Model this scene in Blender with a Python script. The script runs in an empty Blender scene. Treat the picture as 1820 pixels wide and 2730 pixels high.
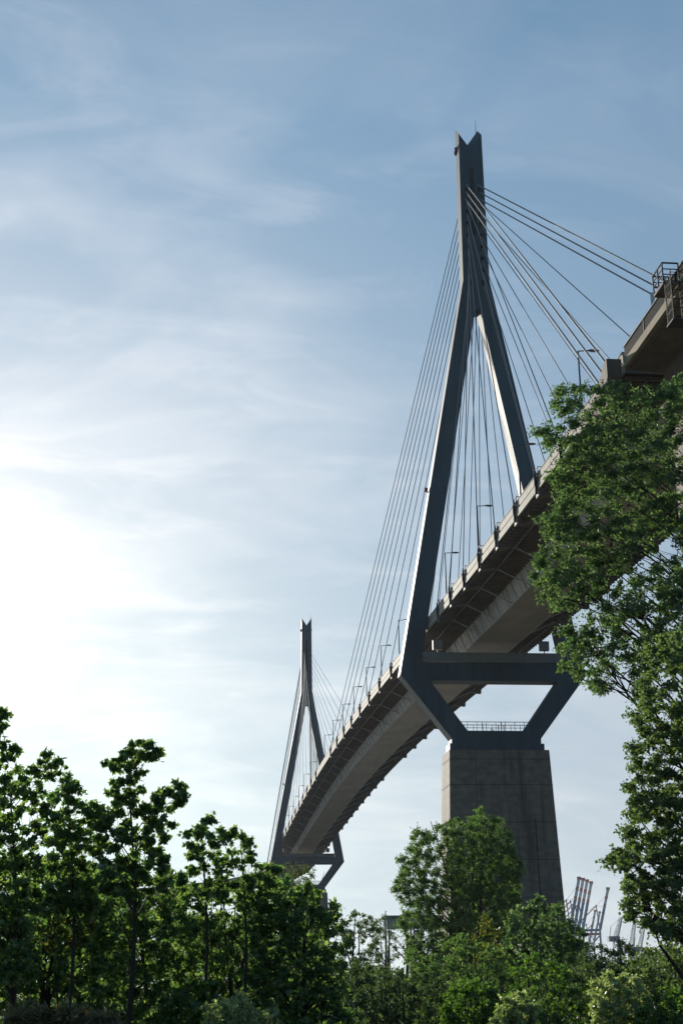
import bpy, bmesh, math, random
import numpy as np
from mathutils import Vector, Matrix
rng = np.random.default_rng(7); random.seed(7)
S = bpy.context.scene; COL = S.collection
R = math.radians
# ------------------------------------------------------------------ helpers
def link(o, parent=None):
    COL.objects.link(o)
    if parent: o.parent = parent
    return o
def tag(o, label=None, cat=None, group=None, kind=None):
    if label: o['label'] = label
    if cat: o['category'] = cat
    if group: o['group'] = group
    if kind: o['kind'] = kind
    return o
def thing(name, label, cat, loc=(0, 0, 0), group=None):
    o = bpy.data.objects.new(name, None); o.location = loc; o.empty_display_size = .5
    return tag(link(o), label, cat, group)
class MB:
    """collects boxes, bars, tubes and prisms; build() links them as one mesh object"""
    def __init__(s): s.v = []; s.f = []; s.m = []
    def add(s, vs, fs, m=0):
        n = len(s.v); s.v += [tuple(v) for v in vs]
        s.f += [tuple(i + n for i in f) for f in fs]; s.m += [m] * len(fs)
    def box(s, x0, x1, y0, y1, z0, z1, m=0):
        s.add([(x, y, z) for x in (x0, x1) for y in (y0, y1) for z in (z0, z1)],
              [(0, 1, 3, 2), (4, 6, 7, 5), (0, 4, 5, 1), (2, 3, 7, 6), (0, 2, 6, 4), (1, 5, 7, 3)], m)
    def bar(s, a, b, w, h=None, m=0, up=(0, 0, 1)):
        a = Vector(a); b = Vector(b); h = h or w; t = (b - a).normalized()
        u = Vector(up)
        if abs(t.dot(u)) > .98: u = Vector((1, 0, 0))
        r = t.cross(u).normalized(); q = r.cross(t)
        vs = [p + r * (i * w / 2) + q * (j * h / 2) for p in (a, b) for i, j in ((-1, -1), (1, -1), (1, 1), (-1, 1))]
        s.add(vs, [(0, 3, 2, 1), (4, 5, 6, 7)] + [(i, (i + 1) % 4, 4 + (i + 1) % 4, 4 + i) for i in range(4)], m)
    def tube(s, pts, rs, n=6, m=0):
        pts = [Vector(p) for p in pts]
        if not hasattr(rs, '__len__'): rs = [rs] * len(pts)
        vs = []; fs = []
        for i, p in enumerate(pts):
            t = (pts[min(i + 1, len(pts) - 1)] - pts[max(i - 1, 0)]).normalized()
            u = Vector((0, 0, 1)) if abs(t.z) < .9 else Vector((1, 0, 0))
            r = t.cross(u).normalized(); q = r.cross(t)
            vs += [p + (r * math.cos(k * 2 * math.pi / n) + q * math.sin(k * 2 * math.pi / n)) * rs[i] for k in range(n)]
        for i in range(len(pts) - 1):
            for k in range(n):
                fs.append((i * n + k, i * n + (k + 1) % n, (i + 1) * n + (k + 1) % n, (i + 1) * n + k))
        fs.append(tuple(range(n - 1, -1, -1))); fs.append(tuple((len(pts) - 1) * n + k for k in range(n)))
        s.add(vs, fs, m)
    def build(s, name, mats, parent=None, smooth=False, bevel=0, loc=None):
        me = bpy.data.meshes.new(name)
        vs = s.v
        if loc is not None: vs = [(v[0] - loc[0], v[1] - loc[1], v[2] - loc[2]) for v in vs]
        me.from_pydata(vs, [], s.f)
        for m in (mats if isinstance(mats, (list, tuple)) else [mats]): me.materials.append(m)
        me.polygons.foreach_set('material_index', s.m)
        if smooth: me.polygons.foreach_set('use_smooth', [True] * len(me.polygons))
        bm = bmesh.new(); bm.from_mesh(me); bmesh.ops.recalc_face_normals(bm, faces=bm.faces[:]); bm.to_mesh(me); bm.free()
        o = bpy.data.objects.new(name, me)
        if loc is not None: o.location = loc
        if bevel:
            b = o.modifiers.new('bevel', 'BEVEL'); b.width = bevel; b.segments = 2; b.limit_method = 'ANGLE'
        return link(o, parent)
# ------------------------------------------------------------------ camera
CAM = np.array([-194.274, 40.829, 5.0])
FW = np.array([0.94652725, -0.09899756, 0.30705969]); RT = np.array([-0.10042997, -0.99488138, -0.01117415]); UP = np.array([-0.30659418, 0.02026136, 0.95162466])
FPX = 3873.7; GZ = 3.35
cam = bpy.data.cameras.new('camera'); co = link(bpy.data.objects.new('camera', cam))
M = Matrix(((RT[0], UP[0], -FW[0], CAM[0]), (RT[1], UP[1], -FW[1], CAM[1]), (RT[2], UP[2], -FW[2], CAM[2]), (0, 0, 0, 1)))
co.matrix_world = M
cam.sensor_fit = 'VERTICAL'; cam.sensor_height = 36; cam.lens = FPX / 2730 * 36; cam.clip_start = .3; cam.clip_end = 20000
S.camera = co
def at(px, py, dist):
    """world point seen at photo pixel (px,py), at that horizontal distance"""
    d = FW * FPX + RT * (px - 910) + UP * (1365 - py)
    return CAM + d * (dist / math.hypot(d[0], d[1]))
K = 1.1607
def atf(fx, fy, dist): return at(fx * K, fy * K, dist)
# ------------------------------------------------------------------ materials
def mat(name):
    m = bpy.data.materials.new(name); m.use_nodes = True; nt = m.node_tree; nt.nodes.clear()
    return m, nt, nt.nodes.new('ShaderNodeOutputMaterial')
def N(nt, t, **kw):
    n = nt.nodes.new(t)
    for k, v in kw.items():
        if k in ('operation', 'blend_type', 'data_type', 'noise_dimensions', 'sky_type', 'vector_type', 'feature'): setattr(n, k, v)
    return n
def surf(name, col, rough=.6, var=.25, scale=.5, stretch=(1, 1, 1), spec=.5, bump=0., bscale=4., dirt=None, dscale=.3, dstretch=(1, 1, .15), metallic=0.):
    m, nt, out = mat(name); L = nt.links
    p = nt.nodes.new('ShaderNodeBsdfPrincipled'); L.new(p.outputs[0], out.inputs[0])
    p.inputs['Roughness'].default_value = rough; p.inputs['Specular IOR Level'].default_value = spec; p.inputs['Metallic'].default_value = metallic
    tc = nt.nodes.new('ShaderNodeTexCoord')
    mp = nt.nodes.new('ShaderNodeMapping'); mp.inputs['Scale'].default_value = stretch; L.new(tc.outputs['Object'], mp.inputs[0])
    n = nt.nodes.new('ShaderNodeTexNoise'); n.inputs['Scale'].default_value = scale; n.inputs['Detail'].default_value = 8; L.new(mp.outputs[0], n.inputs[0])
    cr = nt.nodes.new('ShaderNodeValToRGB'); L.new(n.outputs['Fac'], cr.inputs[0])
    c = np.array(col); cr.color_ramp.elements[0].position = .3; cr.color_ramp.elements[1].position = .7
    cr.color_ramp.elements[0].color = (*(c * (1 - var)), 1); cr.color_ramp.elements[1].color = (*np.minimum(c * (1 + var), 1), 1)
    o = cr.outputs[0]
    if dirt is not None:
        mp2 = nt.nodes.new('ShaderNodeMapping'); mp2.inputs['Scale'].default_value = dstretch; L.new(tc.outputs['Object'], mp2.inputs[0])
        n2 = nt.nodes.new('ShaderNodeTexNoise'); n2.inputs['Scale'].default_value = dscale; n2.inputs['Detail'].default_value = 10; n2.inputs['Roughness'].default_value = .65; L.new(mp2.outputs[0], n2.inputs[0])
        r2 = nt.nodes.new('ShaderNodeValToRGB'); r2.color_ramp.elements[0].position = .48; r2.color_ramp.elements[1].position = .68; L.new(n2.outputs['Fac'], r2.inputs[0])
        mx = nt.nodes.new('ShaderNodeMix'); mx.data_type = 'RGBA'; L.new(r2.outputs[0], mx.inputs[0]); L.new(o, mx.inputs[6]); mx.inputs[7].default_value = (*dirt, 1); o = mx.outputs[2]
    L.new(o, p.inputs['Base Color'])
    if bump:
        n3 = nt.nodes.new('ShaderNodeTexNoise'); n3.inputs['Scale'].default_value = bscale; n3.inputs['Detail'].default_value = 6; L.new(tc.outputs['Object'], n3.inputs[0])
        b = nt.nodes.new('ShaderNodeBump'); b.inputs['Strength'].default_value = bump; b.inputs['Distance'].default_value = .05; L.new(n3.outputs['Fac'], b.inputs['Height']); L.new(b.outputs[0], p.inputs['Normal'])
    return m
def leafmat(name, cols, trans=.5, gloss=.08, rough=.45, tcol=(1.55, 1.72, .85)):
    m, nt, out = mat(name); L = nt.links
    g = nt.nodes.new('ShaderNodeNewGeometry'); cr = nt.nodes.new('ShaderNodeValToRGB'); L.new(g.outputs['Random Per Island'], cr.inputs[0])
    e = cr.color_ramp.elements
    while len(e) < len(cols): e.new(.5)
    for i, c in enumerate(cols): e[i].position = i / (len(cols) - 1) * (1 if len(cols) < 4 else .96); e[i].color = (*c, 1)
    d = nt.nodes.new('ShaderNodeBsdfDiffuse'); L.new(cr.outputs[0], d.inputs[0])
    t = nt.nodes.new('ShaderNodeBsdfTranslucent')
    mm = nt.nodes.new('ShaderNodeMix'); mm.data_type = 'RGBA'; mm.blend_type = 'MULTIPLY'; mm.inputs[0].default_value = 1; L.new(cr.outputs[0], mm.inputs[6]); mm.inputs[7].default_value = (*tcol, 1); L.new(mm.outputs[2], t.inputs[0])
    m1 = nt.nodes.new('ShaderNodeMixShader'); m1.inputs[0].default_value = trans; L.new(d.outputs[0], m1.inputs[1]); L.new(t.outputs[0], m1.inputs[2])
    gl = nt.nodes.new('ShaderNodeBsdfGlossy'); gl.inputs['Roughness'].default_value = rough; gl.inputs[0].default_value = (.9, .95, .85, 1)
    m2 = nt.nodes.new('ShaderNodeMixShader'); m2.inputs[0].default_value = gloss; L.new(m1.outputs[0], m2.inputs[1]); L.new(gl.outputs[0], m2.inputs[2]); L.new(m2.outputs[0], out.inputs[0])
    return m
PAINT = surf('pylon paint', (.065, .096, .114), .66, .18, .25, (1, 1, .3), spec=.5, dirt=(.047, .068, .082), dscale=.5, dstretch=(1, 1, .08))
STEEL = surf('deck steel', (.22, .19, .165), .75, .15, .4, spec=.15, dirt=(.16, .14, .12), dscale=.5, dstretch=(.4, 1, 1))
SHADEST = surf('shaded deck soffit steel', (.06, .05, .048), .8, .2, .6, spec=.1)  # deck steel coloured darker to paint in the shade between the ribs
WEB = surf('girder web paint', (.60, .59, .55), .7, .12, .8, (2, 1, .3), dirt=(.25, .23, .2), dscale=.7, dstretch=(1.5, 1, .3))
FLANGE = surf('girder bottom paint', (.46, .38, .305), .6, .18, .15, (1, 1, 1), dirt=(.34, .28, .225), dscale=.25, dstretch=(.3, 1, 1))
FASCIA = surf('parapet sheet', (.42, .385, .32), .8, .1, .8, spec=.12, dirt=(.29, .26, .21), dscale=.8, dstretch=(1, 1, .3))
DARKRAIL = surf('dark rail steel', (.05, .05, .05), .7, .2, 2, spec=.15)
CABLE = surf('cable', (.28, .265, .25), .7, .1, 3, spec=.12)
CONC = surf('pier concrete', (.235, .185, .14), .85, .24, .9, (1, 1, 1.6), bump=.25, bscale=6, dirt=(.11, .086, .066), dscale=.6, dstretch=(1, 1, .10))
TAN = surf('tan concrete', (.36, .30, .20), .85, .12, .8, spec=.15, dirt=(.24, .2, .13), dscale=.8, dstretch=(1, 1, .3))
JOINT = surf('pier joint', (.075, .06, .048), .9, .2, 1)
CONC_SHADE = surf('shaded viaduct concrete', (.16, .128, .092), .85, .14, .6, bump=.2, bscale=6, dirt=(.105, .085, .06), dscale=.5, dstretch=(.6, 1, .3))  # shade under the viaduct put into the colour: darker than the edge beam
CORR = surf('corrugated cladding', (.30, .30, .28), .7, .1, 1.)
ASPH = surf('asphalt', (.05, .05, .05), .9, .15, 2)
GALV = surf('galvanised lamp post', (.10, .10, .10), .6, .1, 2, spec=.2)
GLASS = surf('lamp glass', (.3, .3, .28), .2, .05, 2)
BARK = surf('bark', (.055, .045, .035), .9, .3, 6, (1, 1, .2), bump=.4, bscale=20)
BARKG = surf('grey bark', (.10, .09, .075), .9, .3, 4, (1, 1, .2))
GRD = surf('ground', (.05, .055, .03), .95, .35, .3, dirt=(.08, .07, .045), dscale=.15, dstretch=(1, 1, 1))
CR_BLUE = surf('crane blue paint', (.04, .19, .31), .5, .12, .1)
CR_RED = surf('crane red paint', (.50, .11, .06), .5, .12, .1)
CR_WHITE = surf('crane white paint', (.62, .62, .6), .5, .08, .1)
CR_GREY = surf('crane grey steel', (.22, .24, .26), .5, .12, .1)
LAMP_RED = surf('red warning lamp', (.35, .03, .03), .35, .1, 2)
SHED = surf('dark shed cladding', (.03, .035, .05), .6, .15, .5)
GREENROOF = surf('green roof', (.09, .13, .11), .6, .15, .3)
PALE = surf('pale facade', (.4, .42, .42), .5, .1, .4)
L_MAPLE = leafmat('maple leaf', [(0.056, 0.105, 0.037), (0.084, 0.150, 0.050), (0.130, 0.210, 0.069), (0.205, 0.260, 0.088)], .5, .07, .55)
L_LIND = leafmat('linden leaf', [(0.051, 0.095, 0.045), (0.073, 0.130, 0.057), (0.102, 0.165, 0.073), (0.158, 0.225, 0.100)], .42, .07, .55)
L_OAK = leafmat('oak leaf', [(0.051, 0.088, 0.037), (0.074, 0.120, 0.048), (0.112, 0.160, 0.062), (0.167, 0.210, 0.081)], .42, .07, .55)
L_POP = leafmat('poplar leaf', [(.058, .110, .036), (.080, .145, .045), (.11, .18, .056), (.16, .225, .075)], .45, .07, .55)
L_PALE = leafmat('pale shrub leaf', [(.16, .21, .08), (.24, .29, .12), (.32, .37, .18), (.42, .46, .26)], .4, .1)
L_BRIGHT = leafmat('bright shrub leaf', [(0.038, 0.082, 0.012), (0.058, 0.115, 0.017), (0.082, 0.154, 0.024), (0.115, 0.183, 0.029)], .5, .07, .55)
L_BUSH = leafmat('bush leaf', [(0.029, 0.051, 0.024), (0.044, 0.070, 0.029), (0.061, 0.094, 0.037), (0.094, 0.125, 0.054)], .45, .07, .55)
L_YEL = leafmat('yellowing leaf', [(0.040, 0.060, 0.014), (0.072, 0.096, 0.020), (0.128, 0.136, 0.028), (0.200, 0.160, 0.032)], .5, .07)
L_WISP = leafmat('wispy leaf', [(.06, .09, .035), (.09, .125, .05), (.13, .16, .065)], .4, .08)
L_DRY = leafmat('dry grass', [(.12, .10, .06), (.18, .15, .09), (.24, .21, .13)], .3, .05)
# ------------------------------------------------------------------ light, sky
SUN_AZ, SUN_EL = R(10.2), R(14.8)          # azimuth measured from +x towards +y
sd = Vector((math.cos(SUN_EL) * math.cos(SUN_AZ), math.cos(SUN_EL) * math.sin(SUN_AZ), math.sin(SUN_EL)))
sl = bpy.data.lights.new('sun', 'SUN'); sl.energy = 5.0; sl.angle = R(.53); sl.color = (1, .93, .82)
so = link(bpy.data.objects.new('sun', sl)); so.rotation_euler = sd.to_track_quat('Z', 'Y').to_euler(); so.location = (0, 0, 300)
w = bpy.data.worlds.new('World'); S.world = w; w.use_nodes = True; nt = w.node_tree; nt.nodes.clear(); L = nt.links
wo = nt.nodes.new('ShaderNodeOutputWorld'); bg = nt.nodes.new('ShaderNodeBackground'); L.new(bg.outputs[0], wo.inputs[0])
sky = nt.nodes.new('ShaderNodeTexSky'); sky.sky_type = 'NISHITA'; sky.sun_disc = False; sky.sun_elevation = SUN_EL
sky.sun_rotation = R(90) - SUN_AZ; sky.altitude = 20; sky.air_density = 1.0; sky.dust_density = .25; sky.ozone_density = 4.0
SKY_STRENGTH = .06
bg.inputs[1].default_value = SKY_STRENGTH
def mth(op, a, b=None, c=None):
    n = nt.nodes.new('ShaderNodeMath'); n.operation = op
    for i, x in enumerate((a, b, c)):
        if x is None: continue
        if isinstance(x, (int, float)): n.inputs[i].default_value = x
        else: L.new(x, n.inputs[i])
    return n.outputs[0]
tc = nt.nodes.new('ShaderNodeTexCoord'); D = tc.outputs['Generated']
dp = nt.nodes.new('ShaderNodeVectorMath'); dp.operation = 'DOT_PRODUCT'; L.new(D, dp.inputs[0]); dp.inputs[1].default_value = sd
ang = mth('ARCCOSINE', mth('MINIMUM', dp.outputs['Value'], .99999))      # radians from the sun
# thin cirrus veil: noise on a flat cloud layer high above
sx = nt.nodes.new('ShaderNodeSeparateXYZ'); L.new(D, sx.inputs[0])
zz = mth('ADD', mth('MAXIMUM', sx.outputs[2], 0), .34)
cx = mth('DIVIDE', sx.outputs[0], zz); cy = mth('DIVIDE', sx.outputs[1], zz)
cv = nt.nodes.new('ShaderNodeCombineXYZ'); L.new(cx, cv.inputs[0]); L.new(cy, cv.inputs[1])
def cloud(scale, rot, st, detail, rough, dist, lo, hi, seed):
    mp = nt.nodes.new('ShaderNodeMapping'); mp.inputs['Rotation'].default_value = (0, 0, R(rot)); mp.inputs['Scale'].default_value = st; mp.inputs['Location'].default_value = (seed, seed * .7, 0); L.new(cv.outputs[0], mp.inputs[0])
    n = nt.nodes.new('ShaderNodeTexNoise'); n.inputs['Scale'].default_value = scale; n.inputs['Detail'].default_value = detail; n.inputs['Roughness'].default_value = rough; n.inputs['Distortion'].default_value = dist; L.new(mp.outputs[0], n.inputs[0])
    mr = nt.nodes.new('ShaderNodeMapRange'); mr.interpolation_type = 'SMOOTHSTEP'; mr.inputs[1].default_value = lo; mr.inputs[2].default_value = hi; L.new(n.outputs['Fac'], mr.inputs[0])
    return mr.outputs[0]
c1 = cloud(2.0, -12, (1.9, 1, 1), 9, .56, .9, .34, .78, 3.1)
c2 = cloud(4.5, 28, (2.6, 1, 1), 10, .58, 1.0, .42, .8, 8.7)
veil = mth('ADD', mth('MULTIPLY', c1, .6), mth('MULTIPLY', c2, .5))
# the clear sky is read a little above the true direction: no murky band along the horizon
lift = nt.nodes.new('ShaderNodeCombineXYZ'); L.new(sx.outputs[0], lift.inputs[0]); L.new(sx.outputs[1], lift.inputs[1]); L.new(mth('ADD', mth('MAXIMUM', sx.outputs[2], 0), .32), lift.inputs[2])
nrm = nt.nodes.new('ShaderNodeVectorMath'); nrm.operation = 'NORMALIZE'; L.new(lift.outputs[0], nrm.inputs[0]); L.new(nrm.outputs[0], sky.inputs[0])
# forward scattering of the veil: bright near the sun, faint away from it; low haze whitens towards the horizon
fwd = mth('ADD', mth('MULTIPLY', mth('EXPONENT', mth('MULTIPLY', ang, -2.6)), 6.0), .3)
glow = mth('ADD', mth('MULTIPLY', mth('EXPONENT', mth('MULTIPLY', mth('MULTIPLY', ang, ang), -13.2)), 2.5), mth('MULTIPLY', mth('EXPONENT', mth('MULTIPLY', ang, -12.0)), 6.5))
hz = mth('MULTIPLY', mth('EXPONENT', mth('MULTIPLY', mth('MAXIMUM', sx.outputs[2], 0), -2.284)), mth('ADD', mth('MULTIPLY', mth('EXPONENT', mth('MULTIPLY', ang, -.9)), 8.07), .3))
amt = mth('ADD', mth('MULTIPLY', mth('MULTIPLY', mth('MAXIMUM', mth('SUBTRACT', veil, .10), 0), .85), fwd), glow)
def scaled(col, fac):
    n = nt.nodes.new('ShaderNodeVectorMath'); n.operation = 'SCALE'; n.inputs['Scale'].default_value = 1
    if isinstance(col, tuple): n.inputs[0].default_value = col
    else: L.new(col, n.inputs[0])
    L.new(fac, n.inputs['Scale']); return n.outputs[0]
def vadd(a, b):
    n = nt.nodes.new('ShaderNodeVectorMath'); n.operation = 'ADD'; L.new(a, n.inputs[0]); L.new(b, n.inputs[1]); return n.outputs[0]
tint = nt.nodes.new('ShaderNodeVectorMath'); tint.operation = 'MULTIPLY'; L.new(sky.outputs[0], tint.inputs[0]); tint.inputs[1].default_value = (.07, 1.55, 1.60)
low = mth('MINIMUM', mth('ADD', mth('MULTIPLY', mth('MAXIMUM', sx.outputs[2], 0), .973), .465), 1.0)
total = vadd(vadd(scaled(tint.outputs[0], low), scaled((1.20, .965, .76), amt)), scaled((1.33, 1.03, .76), hz))
L.new(total, bg.inputs[0])
S.view_settings.view_transform = 'Standard'; S.view_settings.look = 'None'; S.view_settings.exposure = .5; S.view_settings.gamma = 1
S.cycles.max_bounces = 6; S.cycles.diffuse_bounces = 3; S.cycles.glossy_bounces = 2; S.cycles.transmission_bounces = 3; S.cycles.transparent_max_bounces = 4
S.cycles.use_denoising = True
# ------------------------------------------------------------------ ground
g = MB(); g.box(-600, 3000, -1800, 1800, GZ - 2, GZ); go = g.build('ground', GRD); tag(go, kind='structure')
RIVER = surf('river water', (.03, .045, .045), .16, .1, .05, bump=.35, bscale=.6)
g = MB(); g.box(14, 306, -1790, 1790, GZ - 1, GZ + .01); tag(g.build('river_water', RIVER), kind='structure')
# ------------------------------------------------------------------ bridge
def dz_(x):
    t = x - 162.5
    return 56.62836 + .00061 * x - .00018 * t * t + 1e-6 * .07399 * t ** 3 + 1e-8 * .16247 * t ** 4
def deckz(x):
    if x < -97.5: return 50.52
    if x > 318: return dz_(318) - (x - 318) * .032
    return dz_(x)
PH = 1.361                                         # half depth of a pylon
ZT, WT, ZTB, ZK, WK, ZC, WC, ZB, WB = 129.51, 1.79, 131.9, 104.42, 1.99, 44.58, 12.88, 35.9, 6.12
def pylon(X, mir, parent):
    """painted steel frame: forked head, spread legs, inward lower legs"""
    front, back = X - PH * mir, X + PH * mir       # front faces the side span
    half = [(0, ZT - 2.75, 1), (WT, ZT, 1), (WK, ZK, 0), (WC, ZC, 0), (WB, ZB, 0), (WB, 35.2, 0), (0, 35.2, 0), (0, 36.95, 0),
            (3.9, 36.95, 0), (8.82, 43.75, 0), (9.92, 46.3, 0), (.38, 99.63, 0), (0, 99.63, 0)]
    bm = bmesh.new()
    for sgn in (1, -1):
        F = [bm.verts.new((front, sgn * y, z)) for y, z, t in half]
        B = [bm.verts.new((back, sgn * y, z + (ZTB - ZT) * t)) for y, z, t in half]
        bm.faces.new(F); bm.faces.new(B[::-1])
        n = len(half)
        for i in range(n):
            j = (i + 1) % n
            if half[i][0] == 0 and half[j][0] == 0 and not (i in (6,) and False):
                if i == 6 or i == n - 1: continue
            bm.faces.new((F[i], F[j], B[j], B[i]))
    bmesh.ops.remove_doubles(bm, verts=bm.verts[:], dist=.001)
    bmesh.ops.triangulate(bm, faces=[f for f in bm.faces if len(f.verts) > 4])
    bmesh.ops.recalc_face_normals(bm, faces=bm.faces[:])
    me = bpy.data.meshes.new('pylon'); bm.to_mesh(me); bm.free(); me.materials.append(PAINT)
    o = link(bpy.data.objects.new('pylon', me), parent)
    bv = o.modifiers.new('bevel', 'BEVEL'); bv.width = .05; bv.segments = 2; bv.limit_method = 'ANGLE'
    s = -mir
    m = MB(); m.box(X - 1.34, X + 1.34, -9.9, 9.9, 43.78, 46.28); m.build('crossbeam', PAINT, o)
    # corrugated screen of the inspection walkway on the crossbeam
    m = MB(); xf = X + s * (PH + .12)
    ny = 150
    for k in range(ny):
        y0 = -9.75 + k * 19.5 / ny; y1 = y0 + 19.5 / ny
        m.box(xf - .05 - (.05 if k % 2 else 0), xf + .05 + (.0 if k % 2 else .0), y0, y1, 46.34, 47.66)
    m.build('walkway_screen', CORR, o)
    m = MB(); m.box(X - 1.3, X + 1.3, -9.7, 9.7, 46.3, 46.42)
    m.build('walkway_floor', STEEL, o)
    for y in (7.6, -7.3):
        m = MB(); m.box(X + s * 1.0 - .35, X + s * 1.0 + .35, y - .65, y + .65, 48.1, 49.4); m.box(X + s * 1.0 - .06, X + s * 1.0 + .06, y - .06, y + .06, 46.43, 48.1)
        m.build('equipment_cabinet', CORR, o)
    # handrail between the lower legs
    m = MB()
    for xr in (X - 1.25, X + 1.25):
        for z, e in ((38.15, .95), (37.75, .65), (37.35, .3)):
            m.bar((xr, -3.95 - e, z), (xr, 3.95 + e, z), .05 if z < 38 else .08)
        for y in np.linspace(-3.9, 3.9, 7): m.bar((xr, y, 36.96), (xr, y, 38.15), .06)
    for y, h in ((1.6, 1.3), (-.6, 1.0), (-1.0, 1.35), (-1.35, 1.0), (.4, .5), (.1, .4)):
        m.bar((X, y, 36.96), (X, y, 36.96 + h), .12)
    m.build('handrail', DARKRAIL, o)
    # plinth
    m = MB(); m.box(X - 1.7, X + 1.7, -6.45, 6.45, 34.15, 35.19); m.build('plinth', PAINT, o, bevel=.04)
    # cable anchor sockets on both broad faces of the head
    for f in (-1, 1):
        for zl in LEV:
            for y in (-1.02, 1.02):
                so_ = link(SOCK.copy(), o); so_.location = (X + f * (PH + .03), y, zl)
        m = MB(); m.box(X + f * PH - .03, X + f * PH + .04, -.35, .35, 112.0, 123.6); m.build('access_panel', DARKRAIL, o)
    for y, z, xx in ((WT + .12, 127.8, X + .5), (WT + .12, 127.4, X + .95), (-WT - .12, 127.8, X + .5), (WC - 4.55, ZC + 27, X), (-WC + 4.55, ZC + 27, X)):
        m = MB(); m.tube([(xx, y, z - .28), (xx, y, z + .28)], [.22, .26], 8); m.tube([(xx, y, z + .28), (xx, y, z + .36)], [.16, .08], 8)
        sg = 1 if y > 0 else -1; m.box(xx - .06, xx + .06, min(y - sg * .45, y), max(y - sg * .45, y), z - .4, z - .29)
        m.build('warning_light', LAMP_RED, o)
    m = MB(); m.tube([(back - mir * .15, -WT + .3, ZTB - 1.0), (back - mir * .15, -WT + .3, ZTB + 1.7)], [.05, .025], 6); m.build('lightning_rod', DARKRAIL, o)
    m = MB()
    for y in (9.7, 9.3): m.tube([(X + s * .9, y - .0, 47.2), (X + s * 2.2, y + .5, 46.6)], .05, 5)
    m.build('drain_pipe', GALV, o)
    return o
LEV = [119.6 - 1.95 * i for i in range(9)]
SIDEX = [-9.5 * (i + 1) for i in range(8)]       # -9.5 .. -76
MAINX = [22 + 15 * i for i in range(9)]          # 22 .. 142
BR = thing('cable_stayed_bridge', 'long cable stayed road bridge with two forked steel pylons, rising from lower left', 'bridge', (0, 0, 0))
def sweep(sec, xs, zf, mats, name, parent, mids, extra=None):
    m = MB(); n = len(sec)
    for x in xs: m.v += [(x, y, zf(x) + d) for y, d in sec]
    for i in range(len(xs) - 1):
        for k in range(n):
            a = i * n + k; b = i * n + (k + 1) % n
            m.f.append((a, b, b + n, a + n)); m.m.append(mids[k])
    m.f.append(tuple(range(n))); m.m.append(0); m.f.append(tuple((len(xs) - 1) * n + k for k in range(n - 1, -1, -1))); m.m.append(0)
    if extra: extra(m)
    return m.build(name, mats, parent)
XA, XB = -95.0, 422.0
xs = list(np.arange(XA, XB + 1, 4.7)); XB = xs[-1]
def ribs(m):
    x = XA + .6
    while x < XB - .5:
        z = deckz(x)
        for s in (1, -1):
            a, b = sorted((s * 3.8, s * 8.55)); m.box(x - .06, x + .06, a, b, z - 2.08, z - 1.74, 1)
        x += 1.18
    for x in np.arange(XA + 2, XB, 4.75):            # web stiffeners
        z = deckz(x)
        for s in (1, -1): m.bar((x, s * 3.93, z - 1.8), (x, s * 3.05, z - 4.0), .1, .12, 2)
    for s in (1, -1):                                # flange edge strip
        for x0, x1 in zip(xs[:-1], xs[1:]): m.bar((x0, s * 3.02, deckz(x0) - 4.05), (x1, s * 3.02, deckz(x1) - 4.05), .16, .1, 2)
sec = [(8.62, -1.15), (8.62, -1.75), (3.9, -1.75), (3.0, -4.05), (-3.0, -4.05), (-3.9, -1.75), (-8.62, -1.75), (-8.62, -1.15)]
sweep(sec, xs, deckz, [STEEL, STEEL, WEB, FLANGE, ASPH, SHADEST], 'deck_girder', BR, [0, 5, 2, 3, 2, 5, 0, 4], ribs)
def near_pyl(x): return min(abs(x), abs(x - 325)) < 2.0
for s in (1, -1):
    m = MB()
    for x0, x1 in zip(xs[:-1], xs[1:]):
        a, b = deckz(x0), deckz(x1)
        m.bar((x0, s * 8.72, a - 1.36), (x1 - .03, s * 8.72, b - 1.36), .18, .72)
    m.build('edge_beam', FASCIA, BR)
    m = MB()
    for x0, x1 in zip(xs[:-1], xs[1:]):
        a, b = deckz(x0), deckz(x1)
        m.bar((x0, s * 8.70, a - .42), (x1 - .04, s * 8.70, b - .42), .08, .78)
        m.bar((x0, s * 8.70, a + .0), (x1, s * 8.70, b + .0), .16, .07)
        m.bar((x0, s * 8.60, a - .9), (x0, s * 8.60, a), .1)
    m.build('parapet', FASCIA, BR)
    m = MB()
    m.tube([(x, s * 6.9, deckz(x) - 2.2) for x in xs], .1, 6); m.build('service_pipe', GALV, BR)
# anchor brackets, struts, cables
def bracket():
    m = MB()
    m.v = [(-.55, -1.6, .0), (.55, -1.6, .0), (.55, .35, .0), (-.55, .35, .0), (-.55, -1.6, -.32), (.55, -1.6, -.32), (.55, .35, -.62), (-.55, .35, -.62)]
    m.f = [(0, 1, 2, 3), (4, 7, 6, 5), (0, 4, 5, 1), (1, 5, 6, 2), (2, 6, 7, 3), (3, 7, 4, 0)]; m.m = [0] * 6
    m.box(-.22, .22, .22, .34, .02, .9, 1)
    m.tube([(.1, .42, -.3), (.1, .42, 2.0)], .085, 6, 1)
    m.tube([(.1, .42, .6), (.1, .42, 1.5)], .15, 6, 1)
    for xx in (-.45, .45): m.bar((xx, .30, .0), (xx, .30, 2.3), .06, .06, 1)
    m.bar((-.45, .30, 2.27), (.45, .30, 2.27), .06, .06, 1); m.bar((-.45, -.1, 2.27), (-.45, .3, 2.27), .06, .06, 1)
    return m
proto = bracket().build('anchor_bracket', [STEEL, DARKRAIL], BR); used = False
def put_bracket(x, s):
    global used
    o = proto if not used else link(proto.copy(), BR); used = True
    o.location = (x, s * 8.5, deckz(x) - 1.78); o.scale = (1, s, 1)
def put_strut(x, s):
    m = MB(); z = deckz(x); m.tube([(x, s * 7.0, z - 2.05), (x, s * 3.0, z - 4.0)], .085, 6); m.build('strut', WEB, BR)
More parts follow.
